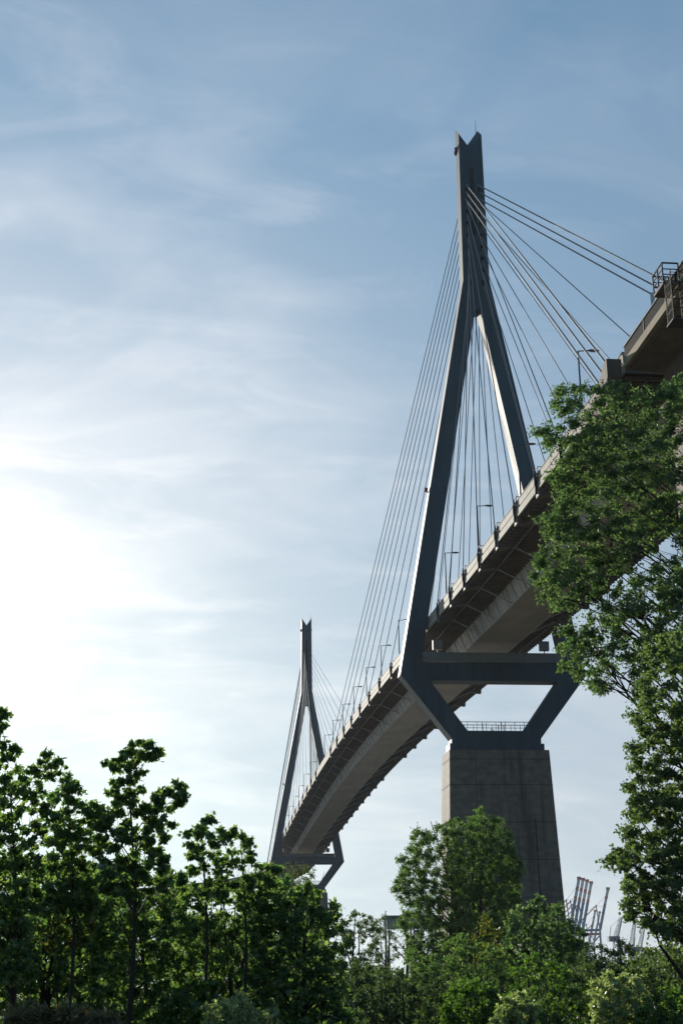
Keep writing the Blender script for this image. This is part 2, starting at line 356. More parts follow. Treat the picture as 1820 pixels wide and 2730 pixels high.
for X, mir in ((0, 1), (325, -1)):
    allx = [(X + mir * x, LEV[min(8, 8 - i)], 'side') for i, x in enumerate(SIDEX)] + [(X + mir * x, LEV[8 - i], 'main') for i, x in enumerate(MAINX)]
    for s in (1, -1):
        for x, zl, k in allx:
            fx = X + (PH if x > X else -PH)
            m = MB(); a = Vector((fx, s * 1.02, zl)); b = Vector((x + .1 * (1), s * 8.92, deckz(x) - .3))
            m.tube([a, a.lerp(b, .5), b], .06 if k == 'main' else .062, 6); m.build('stay_cable', CABLE, BR)
            put_bracket(x, s); put_strut(x, s)
        for j in range(3):
            fx = X - mir * PH; a = Vector((fx, s * (.9 + .12 * j), 120.6 - j * 1.25)); xe = X - mir * (94.0 - .95 * j)
            b = Vector((xe, s * 9.5, deckz(xe) - .9 - .55 * j))
            m = MB(); m.tube([a, a.lerp(b, .5), b], .09, 6); m.build('backstay_cable', CABLE, BR)
for x in (-85.5, 157.5, 167.5, 410):
    for s in (1, -1): put_strut(x, s)
sk = MB(); sk.box(-.08, .08, -.22, .22, -.45, .45); sk.tube([(-.3, 0, .1), (.3, 0, .1)], .13, 8); SOCK = sk.build('anchor_socket', DARKRAIL)
PN = pylon(0, 1, BR); PF = pylon(325, -1, BR); bpy.data.objects.remove(SOCK)
def pier(X):
    m = MB(); zt, zb = 34.14, 1.0
    def ring(z, hy, hx): return [(X - hx, -hy, z), (X + hx, -hy, z), (X + hx, hy, z), (X - hx, hy, z)]
    rs = [ring(zt, 6.75, 2.96), ring(12, 7.55, 3.75), ring(zb, 7.95, 4.15)]
    m.v = sum(rs, [])
    for i in range(2):
        for k in range(4): m.f.append((i * 4 + k, i * 4 + (k + 1) % 4, i * 4 + 4 + (k + 1) % 4, i * 4 + 4 + k))
    m.f += [(0, 1, 2, 3), (8, 9, 10, 11)]; m.m = [0] * len(m.f)
    # construction joints: thin proud ribs round the shaft, and a rain pipe
    for z in (32.9, 29.5, 24.6, 19.8, 15.0):
        t = (zt - z) / (zt - 12); hx = 2.955 + .79 * t; hy = 6.745 + .8 * t
        for sx_ in (-1, 1): m.bar((X + sx_ * (hx + .01), -hy - .02, z), (X + sx_ * (hx + .01), hy + .02, z), .05, .07, 1)
        for sy in (-1, 1): m.bar((X - hx - .02, sy * (hy + .01), z), (X + hx + .02, sy * (hy + .01), z), .05, .07, 1)
    for y_ in (-3.1, 3.3):
        m.bar((X - 2.965, y_, zt - .05), (X - 3.75, y_ * 1.07, 12.1), .05, .05, 1)
    p = m.build('pier', [CONC, JOINT], BR)
    m = MB(); m.tube([(X - 3.38, -4.3, 25), (X - 4.2, -4.4, 2)], .06, 6); m.build('rain_pipe', DARKRAIL, p)
pier(0); pier(325)
# ------------------------------------------------------------------ approach viaduct overhead
AV = thing('approach_viaduct', 'concrete approach viaduct with dark railing passing overhead at upper right', 'viaduct', (-97, 0, 0))
AV.location = (0, 0, 0)
ax = list(np.arange(-290, -95.9, 4.85)); ax[-1] = -95.9
def az(x): return 50.52 - (0 if x > -150 else (-150 - x) * .03)
asec = [(8.7, -1.12), (8.7, -1.85), (5.2, -2.15), (4.0, -5.0), (-4.0, -5.0), (-5.2, -2.15), (-8.7, -1.85), (-8.7, -1.12)]
def acorb(m):
    for s in (1, -1):
        a, b = sorted((s * 4.0, s * 6.0)); m.box(-104, -96, a, b, az(-100) - 4.4, az(-100) - 2.0, 1)
sweep(asec, ax, az, [CONC_SHADE, CONC_SHADE, ASPH], 'girder', AV, [0, 0, 0, 0, 0, 0, 0, 2], acorb)
for s in (1, -1):
    m = MB()
    for x0, x1 in zip(ax[:-1], ax[1:]):
        m.bar((x0, s * 8.85, az(x0) - 1.42), (x1 - .02, s * 8.85, az(x1) - 1.42), .28, .62)
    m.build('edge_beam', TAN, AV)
    m = MB()
    for x0, x1 in zip(ax[:-1], ax[1:]):
        m.bar((x0, s * 8.85, az(x0)), (x1, s * 8.85, az(x1)), .18, .08, 1)
        m.bar((x0, s * 8.85, az(x0) - 1.0), (x1, s * 8.85, az(x1) - 1.0), .06, .06)
        m.bar((x0, s * 8.85, az(x0) - 1.1), (x0, s * 8.85, az(x0) - .02), .12, .12)
        if x1 > -160:
            for q in np.arange(x0 + .12, x1, .12): m.bar((q, s * 8.85, az(x0) - 1.0), (q, s * 8.85, az(x0) - .03), .05, .03)
    m.build('railing', [DARKRAIL, FASCIA], AV)
    # anchor block of the backstays
    m = MB(); z = deckz(-95)
    y0, y1 = (8.99, 10.15); a, b = sorted((s * y0, s * y1))
    pr = [(-95.4, z - .75), (-94.6, z - .75), (-90.6, z - 3.3), (-90.6, z - 4.4), (-95.2, z - 4.4), (-95.2, z - 2.4), (-95.4, z - 2.2)]
    n = len(pr); m.v = [(x, a, q) for x, q in pr] + [(x, b, q) for x, q in pr]
    m.f = [tuple(range(n)), tuple(range(2 * n - 1, n - 1, -1))] + [(i, (i + 1) % n, n + (i + 1) % n, n + i) for i in range(n)]; m.m = [0] * len(m.f)
    m.build('anchor_block', CONC_SHADE, AV, bevel=.04)
for X in (-97.5, -145, -192, -239):
    m = MB()
    if X == -97.5:
        for s in (1, -1): m.box(X - 1.5, X + 1.5, s * 4.2 - 1.6, s * 4.2 + 1.6, GZ - 1, az(X) - 5.5)
        m.box(X - 1.7, X + 1.7, -6.6, 6.6, az(X) - 5.6, az(X) - 5.02)
    else:
        m.box(X - 1.2, X + 1.2, -3.4, 3.4, GZ - 1, az(X) - 5.02)
    m.build('pier', CONC, AV, bevel=.08)
# inspection balcony with ladder cage
bal = MB(); x0, x1 = -109.2, -107.2; zf = 49.35; y0, y1 = 9.05, 10.15
bal.box(x0, x1, y0, y1, zf - .12, zf)
bal.bar((x0, y0, zf - .2), (x0, y1, zf - .2), .12, .16); bal.bar((x1, y0, zf - .2), (x1, y1, zf - .2), .12, .16); bal.bar((x0, y1, zf - .2), (x1, y1, zf - .2), .1, .16)
BP = bal.build('inspection_balcony', STEEL, AV)
m = MB()
for h in (.45, .85, 1.3):
    t = .09 if h > 1 else .06
    m.bar((x0, y1, zf + h), (x1, y1, zf + h), t); m.bar((x0, y0, zf + h), (x0, y1, zf + h), t); m.bar((x1, y0, zf + h), (x1, y1, zf + h), t)
for p in ((x0, y1), (x1, y1), (x0, y0), (x1, y0), ((x0 + x1) / 2, y1)): m.bar((*p, zf), (*p, zf + 1.3), .09)
m.build('railing', DARKRAIL, BP)
m = MB(); q0, q1 = x0 - 1.3, x0 - .1
for xx in (q0, q1):
    for yy in (9.1, 10.1): m.bar((xx, yy, zf - 3.4), (xx, yy, zf + .1), .06)
for h in np.arange(-3.3, .1, .65):
    for yy in (9.1, 10.1): m.bar((q0, yy, zf + h), (q1, yy, zf + h), .035)
    for xx in (q0, q1): m.bar((xx, 9.1, zf + h), (xx, 10.1, zf + h), .035)
for xx in np.arange(q0 + .2, q1, .28): m.bar((xx, 10.1, zf - 3.3), (xx, 10.1, zf), .03)
m.box(q0 - .05, q1 + .05, 9.0, 10.2, zf - 3.5, zf - 3.4)
for h in np.arange(-3.2, 0, .3): m.bar((q0 + .5, 9.15, zf + h), (q0 + 1.0, 9.15, zf + h), .03)
m.build('ladder_cage', DARKRAIL, BP)
# far ramp curving away left behind the far pylon
FR = thing('curved_ramp', 'grey elevated ramp curving away to the left beyond the far pylon', 'ramp', (0, 0, 0))
m = MB(); arc = []
zr0 = deckz(XB)
for k in range(41):
    a = k / 40 * 2.2; rad = 150
    arc.append((XB + .5 + rad * math.sin(a), rad * (1 - math.cos(a)), zr0 - 1.1 - k * .10, a))
rings = []
for X, Y, Z, a in arc:
    nx, ny = -math.sin(a), math.cos(a)
    rings.append([(X + nx * o_, Y + ny * o_, Z + d) for o_, d in ((8.7, 1.1), (8.7, -.75), (4, -3.2), (-4, -3.2), (-8.7, -.75), (-8.7, 1.1), (-8.4, 1.1), (-8.4, 0), (8.4, 0), (8.4, 1.1))])
m.v = sum(rings, []); n = 10
for i in range(40):
    for k in range(n): m.f.append((i * n + k, i * n + (k + 1) % n, (i + 1) * n + (k + 1) % n, (i + 1) * n + k))
m.m = [0] * len(m.f); m.build('girder', CONC_SHADE, FR)
for k in range(1, 41, 7):
    X, Y, Z, a = arc[k]; m = MB(); m.box(X - 1.5, X + 1.5, Y - 3, Y + 3, GZ - .5, Z - 3.25); m.build('pier', CONC, FR)
# ------------------------------------------------------------------ street lamps on the deck
def lamp():
    root = thing('street_lamp', None, 'street lamp')
    m = MB(); m.tube([(0, 0, 0), (0, 0, 3.5), (0, 0, 7.1)], [.10, .08, .06], 7); m.tube([(0, 0, 0), (0, 0, .8)], .13, 7); m.build('post', GALV, root)
    m = MB(); m.tube([(0, 0, 7.08), (0, -1.0, 7.16)], .05, 6); m.build('arm', GALV, root)
    m = MB()
    for i, (yy, wd, ht) in enumerate(((-.85, .09, .05), (-1.1, .16, .10), (-1.6, .17, .10), (-1.85, .08, .05))):
        m.v += [(-wd, yy, 7.13), (wd, yy, 7.13), (wd * .8, yy, 7.15 + ht), (-wd * .8, yy, 7.15 + ht)]
    for i in range(3):
        for k in range(4): m.f.append((i * 4 + k, i * 4 + (k + 1) % 4, i * 4 + 4 + (k + 1) % 4, i * 4 + 4 + k))
    m.f += [(0, 1, 2, 3), (12, 13, 14, 15)]; m.m = [0] * len(m.f)
    h = m.build('lamp_head', GALV, root)
    m = MB(); m.box(-.13, .13, -1.6, -1.1, 7.07, 7.127); m.build('lens', GLASS, h)
    return root
def copy_tree(o, parent=None):
    c = o.copy(); COL.objects.link(c)
    if parent: c.parent = parent
    for ch in o.children: copy_tree(ch, c)
    return c
ORD = ['first', 'second', 'third', 'fourth', 'fifth', 'sixth', 'seventh', 'eighth', 'ninth', 'tenth', 'eleventh', 'twelfth', 'thirteenth', 'fourteenth', 'fifteenth']
lx = [-81.9] + [8 + 22.0 * k for k in range(-3, 0)] + [8 + 22.0 * k for k in range(1, 17)]
LP = lamp()
for i, x in enumerate(lx):
    o = LP if i == 0 else copy_tree(LP)
    o.location = (x, 8.42, deckz(x) - 1.14); o['group'] = 'street lamps along the left edge of the bridge deck'
    if x < -70: lb = 'slim street lamp rising just above the tall green tree, nearest the viewer'
    elif x < 0: lb = 'slim street lamp between near pylon and big tree, %s up from the pylon' % ORD[[-14, -36, -58].index(round(x))]
    elif x < 330: lb = 'slim street lamp on the main span parapet, %s down from the near pylon' % ORD[lx.index(x) - 4]
    else: lb = 'tiny street lamp beyond the far pylon at its left foot' + ('' if x < 345 else ', the outer one')
    o['label'] = lb
# ------------------------------------------------------------------ vegetation
def frames(n, up=.5):
    nn = rng.normal(size=(n, 3)); nn[:, 2] += up * 1.5; nn /= np.linalg.norm(nn, axis=1)[:, None]
    t = rng.normal(size=(n, 3)); t[:, 2] -= .3; t -= (t * nn).sum(1)[:, None] * nn; t /= np.linalg.norm(t, axis=1)[:, None]
    return t, np.cross(nn, t), nn
RH = (np.array([(0, 0, 0), (.45, .30, .10), (1, 0, -.05), (.45, -.30, .10)]), [(0, 2, 1), (0, 3, 2)])
WL = (np.array([(0, 0, 0), (.45, .12, .04), (1.1, 0, -.1), (.45, -.12, .04)]), [(0, 2, 1), (0, 3, 2)])
MP = (np.array([(0, 0, 0), (.12, .30, .05), (.30, .27, .06), (.52, .52, .02), (.62, .24, .06), (1, 0, -.08), (.62, -.24, .06), (.52, -.52, .02), (.30, -.27, .06), (.12, -.30, .05)]),
      [(0, 5, 4, 3, 2, 1), (0, 9, 8, 7, 6, 5)])
OK_ = (np.array([(0, 0, 0), (.25, .18, .05), (.5, .30, .06), (.8, .24, .0), (1, 0, -.05), (.8, -.24, .0), (.5, -.30, .06), (.25, -.18, .05)]), [(0, 4, 3, 2, 1), (0, 7, 6, 5, 4)])
def leafobj(name, P, size, tmpl, material, parent, up=.5, loc=(0, 0, 0)):
    n = len(P); T, F = tmpl; k = len(T); t, b, nn = frames(n, up)
    sz = size * rng.uniform(.65, 1.25, n)
    V = P[:, None, :] + sz[:, None, None] * (T[None, :, 0:1] * t[:, None] + T[None, :, 1:2] * b[:, None] + T[None, :, 2:3] * nn[:, None])
    V = V.reshape(-1, 3) - np.array(loc)
    me = bpy.data.meshes.new(name)
    tot = [len(f) for f in F]; flat = np.concatenate([np.array(f) for f in F])
    me.vertices.add(n * k); me.vertices.foreach_set('co', V.astype(np.float32).ravel())
    idx = (flat[None, :] + (np.arange(n) * k)[:, None]).ravel()
    me.loops.add(len(idx)); me.loops.foreach_set('vertex_index', idx.astype(np.int32))
    ls = np.array(tot * n); st = np.concatenate([[0], np.cumsum(ls)[:-1]])
    me.polygons.add(len(ls)); me.polygons.foreach_set('loop_start', st.astype(np.int32)); me.polygons.foreach_set('loop_total', ls.astype(np.int32))
    me.update(calc_edges=True); me.materials.append(material)
    return link(bpy.data.objects.new(name, me), parent)
def inpoly(p, poly):
    x, y = p; c = False; n = len(poly)
    for i in range(n):
        (x1, y1), (x2, y2) = poly[i], poly[(i + 1) % n]
        if (y1 > y) != (y2 > y) and x < (x2 - x1) * (y - y1) / (y2 - y1) + x1: c = not c
    return c
def sample(poly, spacing, holes=()):
    a = np.array(poly, float); lo, hi = a.min(0), a.max(0); pts = []
    for _ in range(int(30 * (hi[0] - lo[0]) * (hi[1] - lo[1]) / spacing ** 2) + 200):
        q = rng.uniform(lo, hi)
        if not inpoly(q, poly) or any((q[0] - h[0]) ** 2 + (q[1] - h[1]) ** 2 < h[2] ** 2 for h in holes): continue
        if all((q[0] - p[0]) ** 2 + (q[1] - p[1]) ** 2 > spacing ** 2 for p in pts): pts.append(q)
    return pts
def leaves_in(centers, radii, per, twig_mb=None, flat=.75, twigr=.006, axis=None, push=.7):
    out = []
    for c, r in zip(centers, radii):
        q = max(6, int(per * min(1.6, (r / np.mean(radii)) ** 2)))
        nt_ = max(3, q // 9)
        d = rng.normal(size=(nt_, 3)); d[:, 2] *= flat; d /= np.linalg.norm(d, axis=1)[:, None] + 1e-6
        if axis is not None:                                # sprays reach outwards and a little up
            o = np.array((c[0] - axis[0], c[1] - axis[1], .35 * np.hypot(c[0] - axis[0], c[1] - axis[1]) + .3 * r)); o /= np.linalg.norm(o) + 1e-6
            d += o * push; d /= np.linalg.norm(d, axis=1)[:, None] + 1e-6
        ln = r * rng.uniform(.45, 1.35, nt_)
        for dd, l in zip(d, ln):
            m_ = max(2, int(q / nt_)); s_ = rng.uniform(.15, 1, m_) ** .75
            p = c + dd * (l * s_)[:, None] + rng.normal(size=(m_, 3)) * r * .11
            p[:, 2] -= .15 * r * s_ ** 2
            out.append(p)
            if twig_mb is not None and rng.random() < .5: twig_mb.tube([c, c + dd * l * .55, c + dd * l * .95 - np.array((0, 0, .1 * r))], [twigr * 1.5, twigr, twigr * .5], 3)
    return np.concatenate(out)
def plant(name, label, cat, poly, dist, base_fx, lmat, leaf, tmpl, clump_px, per, depth, trunk_r=.06, thick=2, bark=BARK, top=None, holes=(), group=None, up=.5, crown='crown', stem='trunk', twigs=True, flat=.75, nstem=1, lowest=.25, limb=1.0, back=0, space=.95, size=.72):
    """one plant: a stem with limbs reaching into leaf clumps that fill its crown's volume"""
    sc = K * dist / FPX                                  # metres per unit of the outline
    pts = sample(poly, clump_px * space, holes); r = clump_px * sc * size
    fx = [p[0] for p in pts]; fy = [p[1] for p in pts]; mx = (min(fx) + max(fx)) / 2; hw = max(1, (max(fx) - min(fx)) / 2)
    C = []
    for x, y in pts:
        e = math.sqrt(max(.15, 1 - ((x - mx) / hw) ** 2))
        for _ in range(thick): C.append(atf(x + rng.normal() * clump_px * .22, y + rng.normal() * clump_px * .22, dist + rng.uniform(-1, 1) * depth * e))
    for _ in range(back):                                # far and hidden side of the crown
        x, y = pts[rng.integers(len(pts))]; C.append(atf(x, y, dist + depth * rng.uniform(.5, 1.3)))
    C = np.array(C)
    b0 = atf(base_fx, 2253, dist); base = np.array((b0[0], b0[1], GZ))
    root = thing(name, label, cat, tuple(base), group)
    ty = top if top is not None else min(fy)
    tp = atf(mx if top is None else base_fx, ty, dist); H = max(tp[2] - GZ, .6)
    mb = MB(); stems = []
    for k in range(nstem):
        off = np.array((rng.normal() * .25, rng.normal() * .25, 0)) * (nstem > 1)
        lean = (tp - base) * np.array((1, 1, 0)) + (rng.normal(size=3) * np.array((1, 1, 0)) * H * .10 if nstem > 1 else 0)
        path = [base + off + lean * (q ** 1.5) + np.array((math.sin(q * 7 + k) * .02 * H * .6, math.cos(q * 6 + k) * .02 * H * .6, H * q * .97)) for q in np.linspace(0, 1, 9)]
        path[0][2] = GZ - .1
        mb.tube(path, [trunk_r * (1 - .88 * q) for q in np.linspace(0, 1, 9)], 8); stems.append(path)
    nl = max(3, len(C) // 9); cen = C[rng.choice(len(C), min(nl, len(C)), replace=False)]
    for _ in range(3):
        own = np.argmin(((C[:, None] - cen[None]) ** 2).sum(2), 1)
        cen = np.array([C[own == k].mean(0) if (own == k).any() else cen[k] for k in range(len(cen))])
    for k, q in enumerate(cen):                          # limbs leave the stem, branches leave the limbs
        path = stems[rng.integers(nstem)]; h = (q[2] - GZ) / H; hd = np.linalg.norm((q - path[4])[:2])
        a = min(.95, max(lowest, h - .6 * hd / H - .04)); j = min(7, int(a * 8)); s_ = path[j] + (path[j + 1] - path[j]) * (a * 8 - j)
        rr = max(.008, trunk_r * (1 - .88 * a) * .6 * limb)
        bend = np.array((rng.normal() * .08 * hd, rng.normal() * .08 * hd, .10 * hd))
        lp = [s_ + (q - s_) * t_ + bend * math.sin(t_ * math.pi) + rng.normal(size=3) * .02 * hd * (0 < t_ < 1) for t_ in np.linspace(0, 1, 6)]
        mb.tube(lp, [rr * (1 - .8 * t_) for t_ in np.linspace(0, 1, 6)], 5)
        for c in C[own == k]:
            jj = min(range(2, 6), key=lambda i: np.linalg.norm(lp[i] - c) + .12 * i * np.linalg.norm(q - s_)); b = lp[jj]
            dd_ = np.linalg.norm(c - b); mid = b + (c - b) * .5 + rng.normal(size=3) * .10 * dd_ + np.array((0, 0, .06 * dd_))
            mb.tube([b, mid, c], [rr * .38, rr * .25, rr * .1], 4)
    P = leaves_in(C, r * rng.choice((.6, .8, 1., 1.15, 1.4), len(C)), per, mb if twigs else None, flat, .05 * leaf, tp)
    P = P[P[:, 2] > GZ + .05]
    leafobj(crown, P - base, leaf, tmpl, lmat, root, up)
    mb.v = [(v[0] - base[0], v[1] - base[1], v[2] - base[2]) for v in mb.v]
    mb.build(stem, bark, root, smooth=True)
    return root
def P_(*a): return list(a)
MAPG = None
BOT = 2450
# young maples on the left
plant('maple_tree', 'maple cut off by the left edge of the photo, highest leaves on the left', 'tree', P_((-190, 1700), (-60, 1600), (0, 1625), (20, 1640), (14, 1680), (0, 1705), (38, 1720), (28, 1752), (-8, 1765), (-30, 1900), (-60, 2300), (-190, 2300)), 19, -75, L_MAPLE, .085, MP, 23, 40, .9, .06, 2, space=1.05, size=.88, flat=.5)
plant('maple_tree', 'broad maple beside the left edge, with raised tips at its right shoulder', 'tree', P_((-40, 1800), (0, 1770), (55, 1765), (75, 1740), (100, 1745), (127, 1745), (105, 1790), (125, 1830), (122, 1880), (90, 1930), (80, 2060), (60, 2250), (-60, 2250), (-60, 1900)), 23, 35, L_MAPLE, .09, MP, 22, 42, .8, .055, 2, space=1.08, size=.88, flat=.5)
plant('maple_tree', 'slim maple with a narrow spire, left of the tallest left maple', 'tree', P_((150, 1782), (178, 1800), (165, 1835), (192, 1850), (205, 1850), (240, 1850), (242, 1885), (215, 1905), (232, 1950), (200, 1990), (230, 2100), (110, 2100), (118, 1950), (132, 1880), (130, 1830)), 25, 165, L_MAPLE, .09, MP, 17, 34, .5, .045, 2, top=1785, space=1.1, size=.9, flat=.45)
plant('maple_tree', 'tallest young maple on the left, alone against the sky with bare upper stem showing', 'tree', P_((298, 1700), (330, 1702), (335, 1722), (358, 1718), (350, 1742), (336, 1750), (345, 1775), (322, 1800), (325, 1835), (372, 1820), (412, 1800), (426, 1855), (385, 1868), (398, 1895), (345, 1890), (388, 1935), (350, 1935), (392, 1975), (385, 2040), (300, 2060), (235, 2040), (262, 1965), (225, 1900), (262, 1850), (268, 1790), (255, 1750), (262, 1732), (285, 1745)), 24, 303, L_MAPLE, .088, MP, 16, 40, .5, .05, 2, top=1705, space=1.2, size=.84, flat=.45)
plant('maple_tree', 'middle maple whose leafy top leans right, between tall and small maples', 'tree', P_((485, 1868), (500, 1885), (518, 1908), (535, 1912), (525, 1945), (492, 1945), (500, 2000), (520, 2060), (420, 2060), (415, 2000), (436, 1955), (428, 1910), (470, 1895)), 26, 470, L_MAPLE, .088, MP, 16, 38, .5, .045, 2, top=1872, space=1.2, size=.84, flat=.45)
plant('maple_tree', 'smaller pointed maple just left of the far pylon foot', 'tree', P_((560, 1912), (575, 1918), (580, 1950), (575, 1975), (610, 1985), (645, 2005), (625, 2060), (560, 2090), (500, 2060), (515, 1990), (540, 1965), (548, 1935)), 27, 560, L_MAPLE, .088, MP, 16, 38, .5, .045, 2, top=1915, space=1.2, size=.84, flat=.45)
plant('maple_tree', 'wide rounded leafy maple standing below the far pylon', 'tree', P_((610, 2030), (650, 2010), (690, 2035), (725, 2045), (748, 2065), (765, 2100), (775, 2135), (800, 2160), (775, 2205), (800, 2250), (765, 2300), (815, 2352), (800, BOT), (600, BOT), (585, 2200), (590, 2080)), 28, 690, L_MAPLE, .095, MP, 26, 50, 1.3, .08, 3)
plant('willow_sapling', 'thin feathery sapling rising in front of the far pylon foot', 'tree', P_((655, 1985), (700, 1985), (722, 2020), (715, 2060), (640, 2060), (632, 2010)), 33, 680, L_WISP, .09, WL, 16, 26, .4, .03, 2, nstem=3, crown='crown')
# lower thicket under the maples
plant('thicket_bush', 'dark broad bush filling the bottom left corner', 'bush', P_((-80, 2010), (90, 1985), (190, 2010), (240, 2090), (245, 2260), (240, BOT), (-80, BOT)), 27, 90, L_MAPLE, .09, MP, 28, 50, 1.2, .06, 3, nstem=4, crown='foliage', stem='stem')
plant('thicket_bush', 'dense dark bush at the foot of the tallest left maple', 'bush', P_((190, 2020), (300, 1995), (420, 2010), (445, 2200), (440, BOT), (190, BOT)), 29, 320, L_MAPLE, .09, MP, 28, 50, 1.2, .06, 3, nstem=4, crown='foliage', stem='stem')
plant('thicket_bush', 'dark bush between the middle maple and the wide rounded maple', 'bush', P_((420, 2050), (520, 2030), (610, 2060), (640, 2200), (640, BOT), (420, BOT)), 30, 530, L_MAPLE, .09, MP, 28, 50, 1.2, .06, 3, nstem=4, crown='foliage', stem='stem')
plant('yellowing_shrub', 'small shrub with yellowish leaves at the tallest maple trunk', 'bush', P_((90, 2060), (160, 2030), (200, 2080), (200, 2160), (110, 2180)), 25.5, 150, L_YEL, .09, MP, 22, 16, .3, .03, 1, nstem=2, crown='foliage', stem='stem')
plant('pale_shrub', 'pale leafed shrub at the bottom edge below the middle maple', 'bush', P_((475, 2345), (500, 2310), (522, 2318), (545, 2280), (570, 2300), (590, 2335), (625, 2325), (640, BOT), (470, BOT)), 22, 545, L_PALE, .07, RH, 15, 40, .5, .025, 2, nstem=6, space=1.1, size=1.15, flat=1.3, crown='foliage', stem='stem')
plant('bright_shrub', 'bright green shrub at the bottom left of centre', 'bush', P_((380, 2290), (440, 2260), (500, 2270), (520, 2340), (510, BOT), (370, BOT)), 24, 440, L_BRIGHT, .08, MP, 20, 32, .5, .03, 2, nstem=4, crown='foliage', stem='stem')
plant('dry_reeds', 'dry brownish reed tuft at the bottom left edge', 'reeds', P_((20, 2350), (60, 2325), (110, 2335), (150, 2318), (200, 2345), (260, 2340), (270, BOT), (20, BOT)), 21, 140, L_DRY, .16, WL, 13, 34, .5, .02, 2, nstem=6, flat=2.5, size=1.2, crown='foliage', stem='stem', up=-.2)
# middle distance
plant('birch_tree', 'pale thin leafed tree group in the gap left of the bare tree', 'tree', P_((785, 2130), (800, 2110), (835, 2100), (860, 2105), (868, 2160), (860, 2240), (780, 2240)), 105, 825, L_WISP, .16, RH, 15, 70, 2.0, .10, 2, bark=BARKG, nstem=5, limb=1.2)
plant('birch_tree', 'thin twiggy tree with few leaves, right of the pale tree group', 'tree', P_((855, 2120), (885, 2105), (905, 2130), (905, 2200), (890, 2240), (850, 2240)), 112, 880, L_WISP, .15, RH, 14, 40, 2.0, .09, 2, bark=BARKG, nstem=4, limb=1.2)
plant('bare_tree', 'almost bare dark tree with fanning branches against the pale sky', 'tree', P_((925, 2105), (965, 2110), (970, 2160), (960, 2200), (900, 2200), (895, 2150)), 100, 933, L_WISP, .10, RH, 11, 5, 1.6, .16, 2, bark=BARK, limb=1.3, lowest=.1)
plant('poplar_tree', 'tall bushy poplar in front of the concrete pier', 'tree', P_((1112, 1862), (1122, 1888), (1150, 1890), (1165, 1915), (1168, 1925), (1178, 1960), (1192, 1990), (1180, 2030), (1190, 2080), (1168, 2150), (1160, 2250), (960, 2250), (930, 2190), (945, 2150), (918, 2120), (935, 2080), (908, 2040), (922, 2005), (910, 1975), (938, 1960), (945, 1930), (975, 1905), (985, 1925), (1000, 1925), (1012, 1890), (1030, 1900), (1045, 1872), (1062, 1890), (1085, 1875)), 88, 1075, L_POP, .125, RH, 15, 120, 4.0, .17, 3, nstem=4, limb=.7, holes=((1012, 1985, 13), (1003, 2060, 11), (1020, 2110, 11), (985, 2010, 8), (960, 2120, 9), (1035, 2040, 8)), back=60, space=1.0, size=.85)
plant('young_tree', 'small tree with a rounded top before the pier base, left of its twin', 'tree', P_((1222, 2068), (1245, 2095), (1258, 2140), (1250, 2230), (1150, 2230), (1160, 2140), (1185, 2100)), 44, 1210, L_LIND, .11, RH, 18, 44, 1.1, .07, 3)
plant('young_tree', 'small tree with a pointed top at the right corner of the pier base', 'tree', P_((1278, 2080), (1300, 2100), (1318, 2130), (1335, 2165), (1300, 2240), (1235, 2240), (1240, 2130)), 46, 1280, L_LIND, .11, RH, 18, 44, 1.1, .07, 3)
plant('young_tree', 'thin yellowish sapling with a visible stem before the poplar', 'tree', P_((1120, 2105), (1140, 2115), (1148, 2170), (1140, 2230), (1095, 2230), (1095, 2160)), 42, 1122, L_YEL, .10, RH, 17, 26, .7, .05, 2)
plant('hedge_bush', 'low dark clipped looking bush under the harbour cranes', 'bush', P_((1345, 2185), (1385, 2165), (1435, 2165), (1455, 2195), (1455, 2290), (1340, 2290)), 64, 1400, L_BUSH, .11, RH, 18, 60, 1.5, .06, 3, nstem=4, crown='foliage', stem='stem')
# bottom shrubs
plant('thicket_bush', 'wide mid green thicket at the bottom centre below the birches', 'bush', P_((770, 2240), (850, 2225), (960, 2225), (1010, 2255), (1030, BOT), (770, BOT)), 36, 890, L_BUSH, .085, RH, 24, 66, 1.6, .05, 3, nstem=5, crown='foliage', stem='stem')
plant('thicket_bush', 'leafy thicket under the poplar at the bottom', 'bush', P_((960, 2200), (1070, 2160), (1160, 2200), (1200, 2260), (1200, BOT), (960, BOT)), 40, 1080, L_POP, .085, RH, 24, 66, 1.6, .05, 3, nstem=5, crown='foliage', stem='stem')
plant('bright_shrub', 'bright green shrub at the bottom, left of the pale one', 'bush', P_((1020, 2300), (1060, 2262), (1110, 2250), (1150, 2290), (1150, BOT), (1010, BOT)), 26, 1080, L_BRIGHT, .075, RH, 20, 50, .7, .03, 3, nstem=4, crown='foliage', stem='stem')
plant('bright_shrub', 'tall bright green shrub right of centre at the bottom', 'bush', P_((1170, 2230), (1230, 2205), (1300, 2220), (1340, 2270), (1345, BOT), (1180, BOT)), 31, 1260, L_BRIGHT, .075, RH, 24, 56, 1.0, .03, 3, nstem=4, crown='foliage', stem='stem')
plant('pale_shrub', 'silvery shrub at the bottom between two bright green shrubs', 'bush', P_((1140, 2330), (1165, 2295), (1195, 2285), (1220, 2310), (1225, BOT), (1135, BOT)), 23, 1180, L_PALE, .07, RH, 15, 60, .5, .03, 3, nstem=4, crown='foliage', stem='stem')
plant('pale_shrub', 'larger silvery shrub at the bottom right below the cranes', 'bush', P_((1365, 2280), (1400, 2245), (1440, 2240), (1475, 2275), (1480, BOT), (1350, BOT)), 26, 1420, L_PALE, .075, RH, 18, 60, .7, .03, 3, nstem=4, crown='foliage', stem='stem')
plant('thicket_bush', 'dark thicket behind the larger silvery shrub', 'bush', P_((1310, 2250), (1390, 2215), (1470, 2220), (1490, BOT), (1300, BOT)), 38, 1400, L_BUSH, .085, RH, 24, 66, 1.2, .05, 3, nstem=5, crown='foliage', stem='stem')
